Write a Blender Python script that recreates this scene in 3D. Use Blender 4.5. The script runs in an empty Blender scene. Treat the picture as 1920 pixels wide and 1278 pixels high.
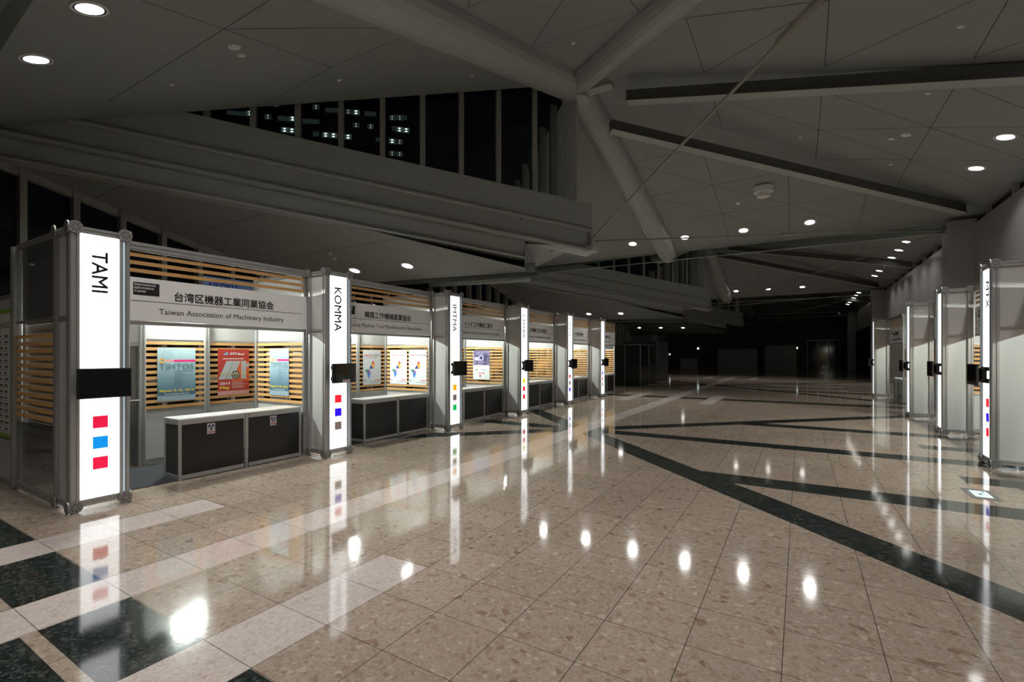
import bpy, bmesh, math, random
from mathutils import Vector, Matrix
random.seed(7)
sc = bpy.context.scene
COL = sc.collection
R = math.radians

# ------------------------------------------------------------------ camera, world, exposure
CAM_H = 1.58
YAW = 31.2
cam_d = bpy.data.cameras.new('camera'); cam = bpy.data.objects.new('camera', cam_d); COL.objects.link(cam)
cam.location = (0, 0, CAM_H); cam.rotation_euler = (R(90), 0, R(YAW))
cam_d.sensor_width = 36.0; cam_d.lens = 893.0/1920*36; cam_d.shift_y = 25.0/1920
cam_d.clip_start = 0.05; cam_d.clip_end = 600
sc.camera = cam
w = bpy.data.worlds.new('night_sky'); sc.world = w; w.use_nodes = True
w.node_tree.nodes['Background'].inputs[0].default_value = (0.35, 0.5, 0.8, 1)
w.node_tree.nodes['Background'].inputs[1].default_value = 0.0012
sc.view_settings.view_transform = 'Standard'; sc.view_settings.look = 'None'
sc.view_settings.exposure = 0.0; sc.view_settings.gamma = 1.0; sc.view_settings.use_curve_mapping = False
sc.cycles.max_bounces = 8; sc.cycles.glossy_bounces = 4; sc.cycles.transparent_max_bounces = 16
sc.cycles.sample_clamp_indirect = 4.0
sc.cycles.use_denoising = True
DOWNLIGHT = 12.0      # radiance of a downlight diffuser seen from the side
DOWNBEAM = 27.0       # watts of a downlight's beam
DOWNSPREAD = 122      # its cut-off, degrees
BOXLIGHT = 2.3        # sign tower light box
BOOTHTUBE = 2500.0     # fluorescent tube in a booth

# ------------------------------------------------------------------ materials
def srgb(r, g, b):
    f = lambda c: (c/255)/12.92 if c/255 <= .04045 else ((c/255+.055)/1.055)**2.4
    return (f(r), f(g), f(b), 1)
MATS = {}
def mat(name, col=(.5,.5,.5,1), rough=.5, metal=0.0, emit=None, strength=0.0, noise=0.0, nscale=8.0, ior=1.5, bump=0.0, alpha=1.0):
    if name in MATS: return MATS[name]
    m = bpy.data.materials.new(name); m.use_nodes = True
    nt = m.node_tree; p = nt.nodes['Principled BSDF']
    p.inputs['Base Color'].default_value = col
    p.inputs['Roughness'].default_value = rough; p.inputs['Metallic'].default_value = metal
    p.inputs['IOR'].default_value = ior
    if alpha < 1: p.inputs['Alpha'].default_value = alpha
    if emit is not None:
        p.inputs['Emission Color'].default_value = emit; p.inputs['Emission Strength'].default_value = strength
    if noise > 0 or bump > 0:
        tc = nt.nodes.new('ShaderNodeTexCoord'); n = nt.nodes.new('ShaderNodeTexNoise')
        n.inputs['Scale'].default_value = nscale; n.inputs['Detail'].default_value = 4
        nt.links.new(tc.outputs['Object'], n.inputs['Vector'])
        if noise > 0:
            mx = nt.nodes.new('ShaderNodeMix'); mx.data_type = 'RGBA'
            mx.inputs[6].default_value = tuple(c*(1-noise) for c in col[:3])+(1,)
            mx.inputs[7].default_value = tuple(min(1, c*(1+noise)) for c in col[:3])+(1,)
            nt.links.new(n.outputs['Fac'], mx.inputs[0]); nt.links.new(mx.outputs[2], p.inputs['Base Color'])
        if bump > 0:
            b = nt.nodes.new('ShaderNodeBump'); b.inputs['Strength'].default_value = bump; b.inputs['Distance'].default_value = .01
            nt.links.new(n.outputs['Fac'], b.inputs['Height']); nt.links.new(b.outputs[0], p.inputs['Normal'])
    MATS[name] = m
    return m
WEBSHADE_RAIL = mat('web_shade_rail_grey', (.085,.085,.08,1), .5)  # shade put into the colour of girder webs; also the low curtain rail
ALU = mat('anodised_aluminium', (.50,.50,.49,1), .38, .7, noise=.06, nscale=5)
ALUD = mat('dark_aluminium', (.22,.22,.21,1), .4, .8, noise=.05)
ALUB = mat('bracket_metal', (.36,.36,.35,1), .45, .7)
WHITE = mat('white_panel', (.50,.495,.475,1), .22, noise=.03, nscale=2)
WHITEG = mat('white_counter_top', (.72,.72,.72,1), .15)
BOARD = mat('sign_board_white', (.92,.91,.89,1), .3)
BLACKP = mat('black_laminate', (.012,.012,.012,1), .3, noise=.1)
BLACK = mat('black_print', (.01,.01,.012,1), .5)
BLACKPL = mat('black_plastic', (.012,.012,.013,1), .35)
SCREEN = mat('dark_screen', (.006,.007,.008,1), .06)
SLOT = mat('slot_shadow_black', (.02,.02,.02,1), .8)
WOOD = mat('maple_slat', srgb(206,158,100), .45, noise=.12, nscale=14)
CEIL = mat('ceiling_panel_grey', (.245,.257,.248,1), .55, noise=.02, nscale=.6)
STEEL = mat('grey_white_painted_steel', (.335,.35,.335,1), .4, noise=.03, nscale=1.5)
DSTEEL = mat('grey_painted_steel', (.30,.30,.28,1), .45, noise=.04)
JOINT = mat('panel_joint', (.06,.06,.056,1), .9)
WALLG = mat('grey_wall_metal', (.30,.29,.28,1), .32, .2, noise=.04, nscale=.8)
MULL = mat('mullion_grey', (.30,.295,.275,1), .4, .2)
RODM = mat('tie_rod_paint', (.26,.255,.215,1), .35)
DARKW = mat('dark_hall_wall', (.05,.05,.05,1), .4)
CARPET = mat('dark_blue_grey_carpet', (.015,.017,.021,1), .95, noise=.2, nscale=60, bump=.3)
ACRYL = mat('smoked_acrylic', (.10,.10,.095,1), .18, alpha=.62)
TRIMW = mat('white_plastic', (.75,.75,.73,1), .4)
LIGHTD = mat('downlight_lens', (.8,.8,.8,1), .4, emit=(1,.975,.93,1), strength=DOWNLIGHT)
LIGHTF = mat('far_downlight_lens', (.8,.8,.8,1), .4, emit=(1,.95,.86,1), strength=12)
TUBE = mat('fluorescent_tube', (.9,.9,.9,1), .4, emit=(.91,1,.93,1), strength=BOOTHTUBE)
TUBEL = mat('light_box_tube', (.9,.9,.9,1), .4, emit=(.86,.96,1,1), strength=55)
BOX = mat('light_box_face', (.8,.8,.8,1), .25, emit=(.96,.985,1,1), strength=BOXLIGHT)
def flat(name, rgb, rough=.5): return mat(name, srgb(*rgb), rough)
def lit(name, rgb, s=.9): return mat(name, srgb(*rgb), .3, emit=srgb(*rgb), strength=s)

def glass_mat(name, tint, rough=0.0, ior=1.5):
    m = bpy.data.materials.new(name); m.use_nodes = True; nt = m.node_tree
    nt.nodes.remove(nt.nodes['Principled BSDF']); out = nt.nodes['Material Output']
    t = nt.nodes.new('ShaderNodeBsdfTransparent'); t.inputs[0].default_value = tint
    g = nt.nodes.new('ShaderNodeBsdfGlossy'); g.inputs['Roughness'].default_value = rough
    fr = nt.nodes.new('ShaderNodeFresnel'); fr.inputs[0].default_value = ior
    mx = nt.nodes.new('ShaderNodeMixShader')
    nt.links.new(fr.outputs[0], mx.inputs[0]); nt.links.new(t.outputs[0], mx.inputs[1]); nt.links.new(g.outputs[0], mx.inputs[2])
    nt.links.new(mx.outputs[0], out.inputs[0]); return m
GLASS = glass_mat('window_glass', (.80,.86,.82,1))
CURT = glass_mat('green_tinted_glass', (.72,.80,.74,1))

# ------------------------------------------------------------------ node maths helper for the floor
class V:
    def __init__(s, nt, sock): s.nt, s.s = nt, sock
    def _m(s, op, *a):
        n = s.nt.nodes.new('ShaderNodeMath'); n.operation = op
        for i, v in enumerate((s,)+a):
            if isinstance(v, V): s.nt.links.new(v.s, n.inputs[i])
            else: n.inputs[i].default_value = v
        return V(s.nt, n.outputs[0])
    def __add__(s, o): return s._m('ADD', o)
    def __sub__(s, o): return s._m('SUBTRACT', o)
    def __mul__(s, o): return s._m('MULTIPLY', o)
    def __lt__(s, o): return s._m('LESS_THAN', o)
    def __gt__(s, o): return s._m('GREATER_THAN', o)
    def mx(s, o): return s._m('MAXIMUM', o)
    def abs(s): return s._m('ABSOLUTE')
    def wrap(s, a, b): return s._m('WRAP', b, a)
    def floor(s): return s._m('FLOOR')

def floor_material():
    m = bpy.data.materials.new('terrazzo_floor'); m.use_nodes = True; nt = m.node_tree
    N = nt.nodes; L = nt.links; p = N['Principled BSDF']
    tc = N.new('ShaderNodeTexCoord'); sp = N.new('ShaderNodeSeparateXYZ'); L.new(tc.outputs['Object'], sp.inputs[0])
    x, y = V(nt, sp.outputs[0]), V(nt, sp.outputs[1])
    xx = x + 3.95; yy = (y - 9.35).wrap(-8.5, 8.5)
    ax, ay = xx.abs(), yy.abs()
    dark = (ax - ay).abs() < .30
    dark = dark.mx(ay < .22)
    dark = dark.mx(((ay - 2.72).abs() < .23) * (xx > ay))
    dark = dark.mx(((yy + 8.205).abs() < .222))
    dark = dark.mx(((yy - 8.45).abs() < .14))
    dark = dark.mx(((ay - 1.25).abs() < .21) * (x > 1.75))
    yl = (y - .84).wrap(-8.5, 8.5).abs() < 1.855
    light = (((x + 5.34).abs() < .229) * yl).mx(((x + 2.595).abs() < .229) * yl).mx((x + 3.96).abs() < .229)
    dark = dark * (light * -1.0 + 1.0)
    # joints
    gx = (x + 5.57) * (1/.4575); gy = (y - .928) * (1/.4445)
    fx = (gx + .5).wrap(0, 1); fy = (gy + .5).wrap(0, 1)
    jx = (fx - .5).abs() < .0058; jy = (fy - .5).abs() < .0050
    joint = jx.mx(jy)
    # tile tone
    cb = N.new('ShaderNodeCombineXYZ'); L.new(gx.floor().s, cb.inputs[0]); L.new(gy.floor().s, cb.inputs[1])
    wn = N.new('ShaderNodeTexWhiteNoise'); wn.noise_dimensions = '3D'; L.new(cb.outputs[0], wn.inputs['Vector'])
    # warped coordinates for the chips
    nz = N.new('ShaderNodeTexNoise'); nz.inputs['Scale'].default_value = 22; L.new(tc.outputs['Object'], nz.inputs['Vector'])
    vm = N.new('ShaderNodeVectorMath'); vm.operation = 'MULTIPLY_ADD'
    L.new(nz.outputs['Color'], vm.inputs[0]); vm.inputs[1].default_value = (.03,.03,.03); L.new(tc.outputs['Object'], vm.inputs[2])
    def vor(scale, rnd=1.0):
        v = N.new('ShaderNodeTexVoronoi'); v.voronoi_dimensions = '2D'; v.inputs['Scale'].default_value = scale
        v.inputs['Randomness'].default_value = rnd; L.new(vm.outputs[0], v.inputs['Vector']); return v
    v1, v2, v3 = vor(80), vor(40), vor(25)
    def ramp(src, stops, interp='LINEAR'):
        r = N.new('ShaderNodeValToRGB'); r.color_ramp.interpolation = interp
        while len(r.color_ramp.elements) < len(stops): r.color_ramp.elements.new(.5)
        for e, (pos, c) in zip(r.color_ramp.elements, stops): e.position = pos; e.color = c
        L.new(src, r.inputs[0]); return r.outputs[0]
    def mix(f, a, b, blend='MIX'):
        n = N.new('ShaderNodeMix'); n.data_type = 'RGBA'; n.blend_type = blend
        for i, v in ((0, f), (6, a), (7, b)):
            if isinstance(v, V): L.new(v.s, n.inputs[i])
            elif hasattr(v, 'is_output'): L.new(v, n.inputs[i])
            else: n.inputs[i].default_value = v
        return n.outputs[2]
    def sepc(v):
        s = N.new('ShaderNodeSeparateColor'); L.new(v.outputs['Color'], s.inputs[0]); return s
    s1, s2, s3 = sepc(v1), sepc(v2), sepc(v3)
    beige = ramp(s1.outputs[0], [(0, (.285,.225,.175,1)), (.5, (.33,.265,.21,1)), (1, (.38,.31,.25,1))])
    pale = ramp(s1.outputs[0], [(0, (.46,.39,.355,1)), (1, (.56,.485,.45,1))])
    drk = ramp(s1.outputs[0], [(0, (.008,.011,.010,1)), (.6, (.018,.024,.022,1)), (.9, (.035,.045,.042,1)), (1, (.075,.08,.075,1))])
    bc = ramp(s2.outputs[1], [(0, (.20,.115,.075,1)), (.5, (.30,.21,.15,1)), (1, (.52,.44,.36,1))])
    d2 = V(nt, v2.outputs['Distance']); r2 = V(nt, s2.outputs[0])
    chip2 = r2 > .78
    beige = mix(chip2 * .55, beige, bc)
    bc3 = ramp(s3.outputs[1], [(0, (.14,.075,.05,1)), (.6, (.24,.15,.10,1)), (1, (.50,.42,.35,1))])
    chip3 = V(nt, s3.outputs[0]) > .955
    beige = mix(chip3 * .65, beige, bc3)
    pc = ramp(s2.outputs[1], [(0, (.30,.25,.22,1)), (.4, (.50,.42,.38,1)), (1, (.62,.56,.52,1))])
    pale = mix(chip2 * .4, pale, pc)
    dc = ramp(s2.outputs[1], [(0, (.006,.008,.008,1)), (.6, (.028,.034,.032,1)), (1, (.085,.085,.078,1))])
    drk = mix(chip2 * .8, drk, dc)
    c = mix(dark, beige, drk); c = mix(light, c, pale)
    tone = ramp(wn.outputs['Value'], [(0, (.93,.93,.93,1)), (1, (1.05,1.04,1.03,1))])
    c = mix(1.0, c, tone, 'MULTIPLY')
    c = mix(joint * .8, c, (.03,.025,.02,1))
    L.new(c, p.inputs['Base Color'])
    p.inputs['Roughness'].default_value = .115; p.inputs['IOR'].default_value = 1.5
    nb = N.new('ShaderNodeTexNoise'); nb.inputs['Scale'].default_value = 3.0; nb.inputs['Detail'].default_value = 3; L.new(tc.outputs['Object'], nb.inputs['Vector'])
    rr = ramp(nb.outputs['Fac'], [(.3, (.055,.055,.055,1)), (.7, (.09,.09,.09,1))]); L.new(rr, p.inputs['Roughness'])
    return m

# ------------------------------------------------------------------ mesh helpers
class MB:
    def __init__(s): s.bm = bmesh.new(); s.mi = 0
    def box(s, x0, x1, y0, y1, z0, z1, bevel=0.0):
        vs = [s.bm.verts.new(v) for v in ((x0,y0,z0),(x1,y0,z0),(x1,y1,z0),(x0,y1,z0),(x0,y0,z1),(x1,y0,z1),(x1,y1,z1),(x0,y1,z1))]
        fs = [s.bm.faces.new([vs[i] for i in f]) for f in ((3,2,1,0),(4,5,6,7),(0,1,5,4),(1,2,6,5),(2,3,7,6),(3,0,4,7))]
        for f in fs: f.material_index = s.mi
        if bevel > 0:
            es = list({e for f in fs for e in f.edges})
            bmesh.ops.bevel(s.bm, geom=es, offset=bevel, segments=2, affect='EDGES', profile=.6)
        return s
    def poly(s, pts):
        f = s.bm.faces.new([s.bm.verts.new(p) for p in pts]); f.material_index = s.mi; return s
    def extrude(s, prof, frames, close=True, caps=True):
        """prof: 2D list (a,b); frames: list of (origin, A, B) -> swept section"""
        rings = []
        for o, A, B in frames:
            rings.append([s.bm.verts.new(Vector(o)+Vector(A)*a+Vector(B)*b) for a, b in prof])
        n = len(prof)
        for r0, r1 in zip(rings, rings[1:]):
            for i in range(n if close else n-1):
                j = (i+1) % n
                f = s.bm.faces.new((r0[i], r0[j], r1[j], r1[i])); f.material_index = s.mi
        if caps and close:
            for r in (rings[0], rings[-1]):
                try: f = s.bm.faces.new(r); f.material_index = s.mi
                except ValueError: pass
        return s
    def cyl(s, c0, c1, r, n=16, r2=None):
        c0, c1 = Vector(c0), Vector(c1); d = (c1-c0).normalized()
        A = d.orthogonal().normalized(); B = d.cross(A)
        prof = [(math.cos(2*math.pi*i/n), math.sin(2*math.pi*i/n)) for i in range(n)]
        r2 = r if r2 is None else r2
        return s.extrude(prof, [(c0, A*r, B*r), (c1, A*r2, B*r2)])
    def build(s, name, mats, parent=None, smooth=False, fix=True):
        if fix: bmesh.ops.recalc_face_normals(s.bm, faces=s.bm.faces[:])
        me = bpy.data.meshes.new(name); s.bm.to_mesh(me); s.bm.free()
        for m in (mats if isinstance(mats, (list, tuple)) else [mats]): me.materials.append(m)
        if smooth:
            for p in me.polygons: p.use_smooth = True
        o = bpy.data.objects.new(name, me); COL.objects.link(o)
        if parent: o.parent = parent
        return o
def tag(o, label=None, cat=None, group=None, kind=None):
    if label: o['label'] = label
    if cat: o['category'] = cat
    if group: o['group'] = group
    if kind: o['kind'] = kind
    return o
def thing(name, label, cat, loc=(0,0,0), rotz=0, group=None, matrix=None):
    o = bpy.data.objects.new(name, None); COL.objects.link(o); o.empty_display_size = .1
    if matrix is not None: o.matrix_world = matrix
    else: o.location = loc; o.rotation_euler = (0, 0, rotz)
    return tag(o, label, cat, group)
def struct(o): o['kind'] = 'structure'; return o
TXT = {}
def text(s, size, m, name, parent, M, align='LEFT', bold=0.0, width=None, depth=.0008, shear=0.0, spacing=1.0):
    key = (s, size, align, bold, depth, shear, spacing)
    if key not in TXT:
        cu = bpy.data.curves.new('lettering', 'FONT'); cu.body = s; cu.size = size; cu.align_x = align
        cu.extrude = depth; cu.resolution_u = 3; cu.shear = shear; cu.space_character = spacing; cu.space_line = .92
        t = bpy.data.objects.new('lettering', cu); COL.objects.link(t)
        dg = bpy.context.evaluated_depsgraph_get(); dg.update()
        me = bpy.data.meshes.new_from_object(t.evaluated_get(dg)); bpy.data.objects.remove(t)
        if bold > 0:      # heavier strokes: the outline thickened by overlapping copies
            bm = bmesh.new(); q = bold*1.2
            for iz, (dx, dy) in enumerate(((0,0), (q,0), (-q,0), (0,q), (0,-q))):
                n0 = len(bm.verts); bm.from_mesh(me); bm.verts.ensure_lookup_table()
                bmesh.ops.translate(bm, vec=(dx, dy, .00012*iz), verts=bm.verts[n0:])
            bm.to_mesh(me); bm.free()
        TXT[key] = me
    me = TXT[key].copy(); me.materials.clear(); me.materials.append(m)
    o = bpy.data.objects.new(name, me); COL.objects.link(o)
    if parent: o.parent = parent
    S = Matrix.Identity(4)
    if width and len(me.vertices):
        xs = [v.co.x for v in me.vertices]; k = width/max(1e-6, max(xs)-min(xs)); S = Matrix.Diagonal((k, 1, 1, 1))
    o.matrix_local = M @ S
    return o
def frame(o, X, Y):
    X, Y = Vector(X), Vector(Y); Z = X.cross(Y)
    M = Matrix((X.to_4d(), Y.to_4d(), Z.to_4d(), Vector((0,0,0,1)))).transposed()
    for i in range(3): M[3][i] = 0
    M[3][3] = 1
    M.translation = Vector(o); return M
FRONT = lambda x, y, z: frame((x, y, z), (0,1,0), (0,0,1))        # faces +x, reads along +y
DOWNR = lambda x, y, z: frame((x, y, z), (0,0,-1), (0,1,0))       # faces +x, reads downwards

# ------------------------------------------------------------------ the hall: floor, walls, roof
PER = 17.0; YP = 10.1; XP = -4.5; ZP = 7.8; SX, SY = .25, .28
XF, XW = -13.7, 4.2          # facade and right wall
YN, YE = -15.4, 52.6           # rear and end of the hall
bm = MB(); bm.poly([(XF-1, YN, 0), (XW+.3, YN, 0), (XW+.3, YE+14, 0), (XF-1, YE+14, 0)])
bm.poly([(XF-1, YN, -.2), (XF-1, YE+14, -.2), (XW+.3, YE+14, -.2), (XW+.3, YN, -.2)])
fl = struct(bm.build('floor', floor_material(), fix=False))

def near_y(x): return 10.08+.969*(x+4.53)     # plan line of the near clerestory
# ceiling joints, measured on the plates of one bay (world x, y)
J_NEAR = [[(-10.25,3.41),(-6.61,3.46),(-5.6,3.47)],[(-6.51,2.49),(-6.61,3.46),(-6.84,5.34)],[(-6.61,3.46),(-4.88,5.42)],[(-6.84,5.34),(-4.9,5.45)],
 [(-8.75,5.48),(-6.84,5.34)],[(-4.02,5.45),(-3.9,5.31)],[(-4.02,5.45),(-3.75,5.47),(-2.2,5.47)],[(-4.06,7.39),(-2.96,6.32),(-2.2,5.47)],[(-4.11,7.49),(-2.22,7.61),(-2.21,5.47)],
 [(-2.2,5.47),(-.3,3.6)],[(-2.2,3.6),(-.3,3.6),(-.3,5.47)],[(-4.1,3.6),(-2.2,3.6)]]
J_FAR = [[(-4.11,13.15),(-2.2,13.14)],[(-4.11,13.15),(-2.17,14.82),(-.28,16.39),(1.5,18.1)],[(-2.2,13.14),(-2.17,14.82),(-2.11,16.37),(-2.12,18.3)],
 [(-4.04,14.82),(-2.17,14.82),(-.28,14.75)],[(-.28,14.75),(-.3,18.2)],[(-4.04,14.82),(-2.11,16.37),(-.3,18.2)],[(-4.04,16.37),(-2.11,16.37),(-.28,16.39),(1.57,16.4),(1.54,18.2)]]
J_RT = [[(-1.6,8.13),(.3,8.08),(2.3,8.1)],[(-1.6,8.13),(-1.61,9.9)],[(-1.6,9.9),(.33,8.09)],[(.35,8.09),(.36,9.9),(2.27,8.1)],[(2.27,8.1),(2.27,9.9),(4.1,8.1)],
 [(-1.6,10.3),(-1.62,12.62),(.35,12.63),(2.23,12.5),(4.1,12.45)],[(.35,10.4),(.35,12.63),(.33,14.5)],[(.35,10.79),(2.23,12.5),(4.1,14.2)],
 [(2.24,10.4),(2.23,12.5),(2.21,14.33),(2.2,16.2)],[(2.24,10.66),(4.1,12.4)],[(-1.6,10.9),(.35,12.63),(2.21,14.33),(4.1,16.2)],[(.33,14.5),(2.21,14.33),(4.1,14.2)],
 [(.35,6.2),(.35,8.09)],[(2.27,4.5),(2.27,8.1)],[(.35,6.2),(2.27,6.2),(4.1,6.2)],[(.35,8.09),(2.27,6.2),(4.1,4.4)],[(2.27,8.1),(4.1,6.2)]]
XE = XP + (SY*8.5)/SX        # where the crease meets the valley (beyond the wall)
def ztop(x, y, yp=YP):
    return ZP - max(SY*abs(y-yp), SX*max(0, x-XP))
def zlc(x, y, yp=YP):        # low ceiling behind the fascia beams
    return 3.88 - .255*((yp-abs(y-yp)) - (yp-1.16)) - .03*(x+13.7)
def strips(mb, lines, zf, w=.0065, dz=.003):
    for ln in lines:
        for a, b in zip(ln, ln[1:]):
            a, b = Vector((*a, 0)), Vector((*b, 0)); d = b-a
            if d.length < .05: continue
            n = Vector((-d.y, d.x, 0)).normalized()*w
            pts = []
            for q in (a-n, b-n, b+n, a+n): pts.append((q.x, q.y, zf(q.x, q.y)-dz))
            mb.poly(pts[::-1])
NB = 3   # bays ahead of the camera
for k in range(-1, NB+1):
    yp = YP + PER*k
    bm = MB()
    xa = XP; xc = XP + 8.9; yv0, yv1 = yp-8.5, yp+8.5
    kx = SX/SY
    z = lambda x, y: ztop(x, y, yp)
    P3 = lambda x, y: (x, y, z(x, y))
    xw = XW+.25; dyw = (xw-XP)*kx
    # plates right of the ridge
    bm.poly([P3(xa,yp), P3(xa,yv0), P3(xw,yv0), P3(xw,yp-dyw)])
    bm.poly([P3(xa,yp), P3(xw,yp-dyw), P3(xw,yp), P3(xw,yp+dyw)])
    bm.poly([P3(xa,yp), P3(xw,yp+dyw), P3(xw,yv1), P3(xa,yv1)])
    # plates left of the ridge up to the clerestory planes
    yl = .9 + PER*k
    if k >= 0:
        bm.poly([P3(xa,yp), P3(XF,near_y(XF)+PER*k), P3(XF,yv0), P3(xa,yv0)])
    else:
        bm.poly([P3(xa,yp), P3(XF,near_y(XF)+PER*k), P3(XF,yv0), P3(xa,yv0)])
    bm.poly([P3(xa,yp), P3(xa,yv1), P3(XF,yv1), P3(XF,2*YP-near_y(XF)+PER*k)])
    bm.mi = 1
    if k in (0, 1):
        sh = lambda L: [[(x, y+PER*k) for x, y in l] for l in L]
        strips(bm, sh(J_NEAR), z); strips(bm, sh(J_FAR), z); strips(bm, sh(J_RT), z)
    o = struct(bm.build('ceiling', [CEIL, JOINT], fix=False))
    # low ceiling behind the fascia
    bm = MB()
    zl = lambda x, y: zlc(x, y, YP)
    def Q(x, y, yy0=0): return (x, y+PER*k, zl(x, y))
    bm.poly([Q(XF,near_y(XF)+.2), Q(XF,YP), Q(-5.66,YP), Q(-5.31,9.32)])
    bm.poly([Q(XF,YP), Q(XF,2*YP-near_y(XF)-.2), Q(-6.55,12.05), Q(-5.66,YP)])
    U = lambda x, y: (x, y+PER*k, 4.07)
    bm.poly([Q(-5.31,9.32), Q(-5.66,YP), U(-5.66,YP), U(-5.31,9.32)]); bm.poly([Q(-5.66,YP), Q(-6.55,12.05), U(-6.55,12.05), U(-5.66,YP)])
    bm.poly([U(-5.31,9.32), U(-4.3,YP), U(-6.55,12.05)])
    bm.mi = 1
    if k == 0:
        strips(bm, [[(-13.58,4.28),(-11.42,4.18)],[(-12.19,6.01),(-9.14,5.84)],[(-12.87,7.9),(-10.96,7.65),(-7.01,7.46),(-6.94,9.02)],[(-10.96,7.65),(-10.97,9.4)],[(-12.87,7.9),(-10.97,9.4)]], lambda x, y: zl(x, y))
    o = struct(bm.build('ceiling', [CEIL, JOINT], fix=False))

# walls
bm = MB(); bm.box(XW, XW+.25, YN, 38.6, 0, 5.27); struct(bm.build('wall_right', WALLG))
bm = MB(); bm.box(XW, XW+.25, 38.6, YE, 3.6, 5.27); bm.box(XW+3, XW+3.2, 38.6, YE, 0, 5.2); struct(bm.build('wall_right', [WALLG]))
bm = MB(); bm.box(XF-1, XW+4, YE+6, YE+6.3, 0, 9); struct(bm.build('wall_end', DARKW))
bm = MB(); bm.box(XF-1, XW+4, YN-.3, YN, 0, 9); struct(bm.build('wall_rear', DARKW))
# clerestory strip on the right wall
for k in range(-1, 3):
    wn_ = bpy.data.objects.new('window_%d' % (k+2), None); COL.objects.link(wn_); struct(wn_)
    y0 = 1.9+PER*k; 
    b = MB(); b.box(XW+.18, XW+.19, y0, y0+16.4, 5.27, 5.95); b.build('pane', GLASS, wn_)
    for i in range(9):
        yy = y0 + .7 + i*1.86
        b = MB(); b.box(XW+.05, XW+.16, yy-.04, yy+.04, 5.27, ztop(XW, yy, YP+PER*k)+.02); b.build('mullion', MULL, wn_)
    b = MB(); b.box(XW+.02, XW+.2, y0, y0+16.4, 5.23, 5.28); b.build('sill', MULL, wn_)

# left facade
for k in range(-1, 4):
    wn_ = bpy.data.objects.new('window_%d' % (k+10), None); COL.objects.link(wn_); struct(wn_)
    ys = 1.0+PER*k
    b = MB()
    top = [(XF-.06, y, zlc(XF, y-PER*k)+.05) for y in (ys, YP+PER*k, ys+16.9)]
    if k >= -1:
        b.poly([(XF-.06, ys, 0)]+[(XF-.06, YP+PER*k, 0), (XF-.06, ys+16.9, 0)]+top[::-1]); b.build('pane', GLASS, wn_, fix=False)
    n = 20
    for i in range(n):
        y = 1.47 + i*.835 + PER*k
        if y > ys+16.8: break
        b = MB(); b.box(XF-.02, XF+.20, y-.055, y+.055, 0, zlc(XF, y-PER*k)+.02); b.build('mullion', MULL, wn_)
    b = MB()
    yy = [ys, YP+PER*k, ys+16.9]
    for a, c in zip(yy, yy[1:]):
        za, zc = zlc(XF, a-PER*k), zlc(XF, c-PER*k)
        b.extrude([(0,0),(.14,0),(.14,-.16),(0,-.16)], [((XF,a,za),(1,0,0),(0,0,1)), ((XF,c,zc),(1,0,0),(0,0,1))])
    b.build('head_rail', DSTEEL, wn_)
    b = MB(); b.box(XF-.02, XF+.12, ys, ys+16.9, .9, .98); b.build('rail', MULL, wn_)

# ---- inclined truss beams with clerestories above: section swept along the 45 degree line
D = Vector((.602, .582, 0)).normalized(); NN = Vector((D.y, -D.x, 0))
def pn(n): return Vector((-9.946+.602*n, 4.845+.582*n, 0))
def mir(v, k): return Vector((v.x, 2*YP-v.y+PER*k, v.z))
def shiftk(v, k): return Vector((v.x, v.y+PER*k, v.z))
def roll(n): return 5.60-.118*n
def beam(k, mirror):
    f = (lambda v: mir(v, k)) if mirror else (lambda v: shiftk(v, k))
    t = thing('fascia_beam', BEAML[(k, mirror)], 'roof beam', group=None)
    nn = Vector((NN.x, -NN.y, 0)) if mirror else NN
    NE = 8.55 if mirror else 9.62
    def sweep(prof, n0, n1, name, m, smooth=False):
        fr = []
        for n in (n0, n1):
            o = pn(n); o.z = roll(n); o = f(o); fr.append((o, nn, Vector((0,0,1))))
        b = MB(); b.extrude(prof, fr); return b.build(name, m, t, smooth=smooth)
    sweep([(0,.62),(.0,.03),(.05,.03),(.075,.0),(.075,-.03),(.05,-.06),(0,-.06),(0,-.45),(-.25,-.45),(-.25,.62)], -6.2, NE, 'beam_web', STEEL)
    sweep([(.0,-.45),(.09,-.45),(.12,-.47),(.12,-.50),(.09,-.53),(-.05,-.56),(-.30,-.56),(-.30,-.45)], -6.2, NE, 'flange', STEEL)
    sweep([(.0,-.56),(.0,-.62),(-.06,-.88),(.03,-.90),(.05,-.93),(.03,-.96),(-.30,-.96),(-.30,-.56)], -6.2, 5.6 if mirror else 7.7, 'lower_flange', STEEL)
    if not mirror:
        for nc in (7.6, -2.75):
            b = MB(); o = pn(nc); z0 = roll(nc)
            for i in range(5):
                for j in (-1, 1):
                    c = f(Vector((*(o+D*(.055*j)).xy, z0-.12-.065*i)))
                    b.cyl(c, c+nn*.012, .012, 6)
            c = f(Vector((*o.xy, z0-.09))); b.cyl(c, c+nn*.03, .028, 8)
            b.build('bolt_group', DSTEEL, t)
    # end lug for the tie rods
    o = f(Vector((*pn(9.62).xy, roll(9.62)-.05)))
    if not mirror:
        b = MB(); b.box(o.x-.14, o.x+.1, o.y-.2, o.y+.12, o.z-.46, o.z-.34); b.cyl((o.x, o.y-.05, o.z-.34), (o.x, o.y-.05, o.z+.0), .05, 12); b.build('rod_lug', STEEL, t)
    return t
BEAML = {}
ordn = ['nearest', 'second', 'third']
for k in range(0, 3):
    BEAML[(k, False)] = ['big white inclined fascia beam crossing the upper left of the hall', 'second inclined fascia beam, beyond the cross beam over the fourth tower', 'third and farthest inclined fascia beam, small and dim at the far end'][k]
    BEAML[(k, True)] = ['rear inclined fascia beam behind the tip of the big near one', 'rear inclined fascia beam behind the tip of the second one', 'rear inclined fascia beam behind the tip of the farthest one'][k]
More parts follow.
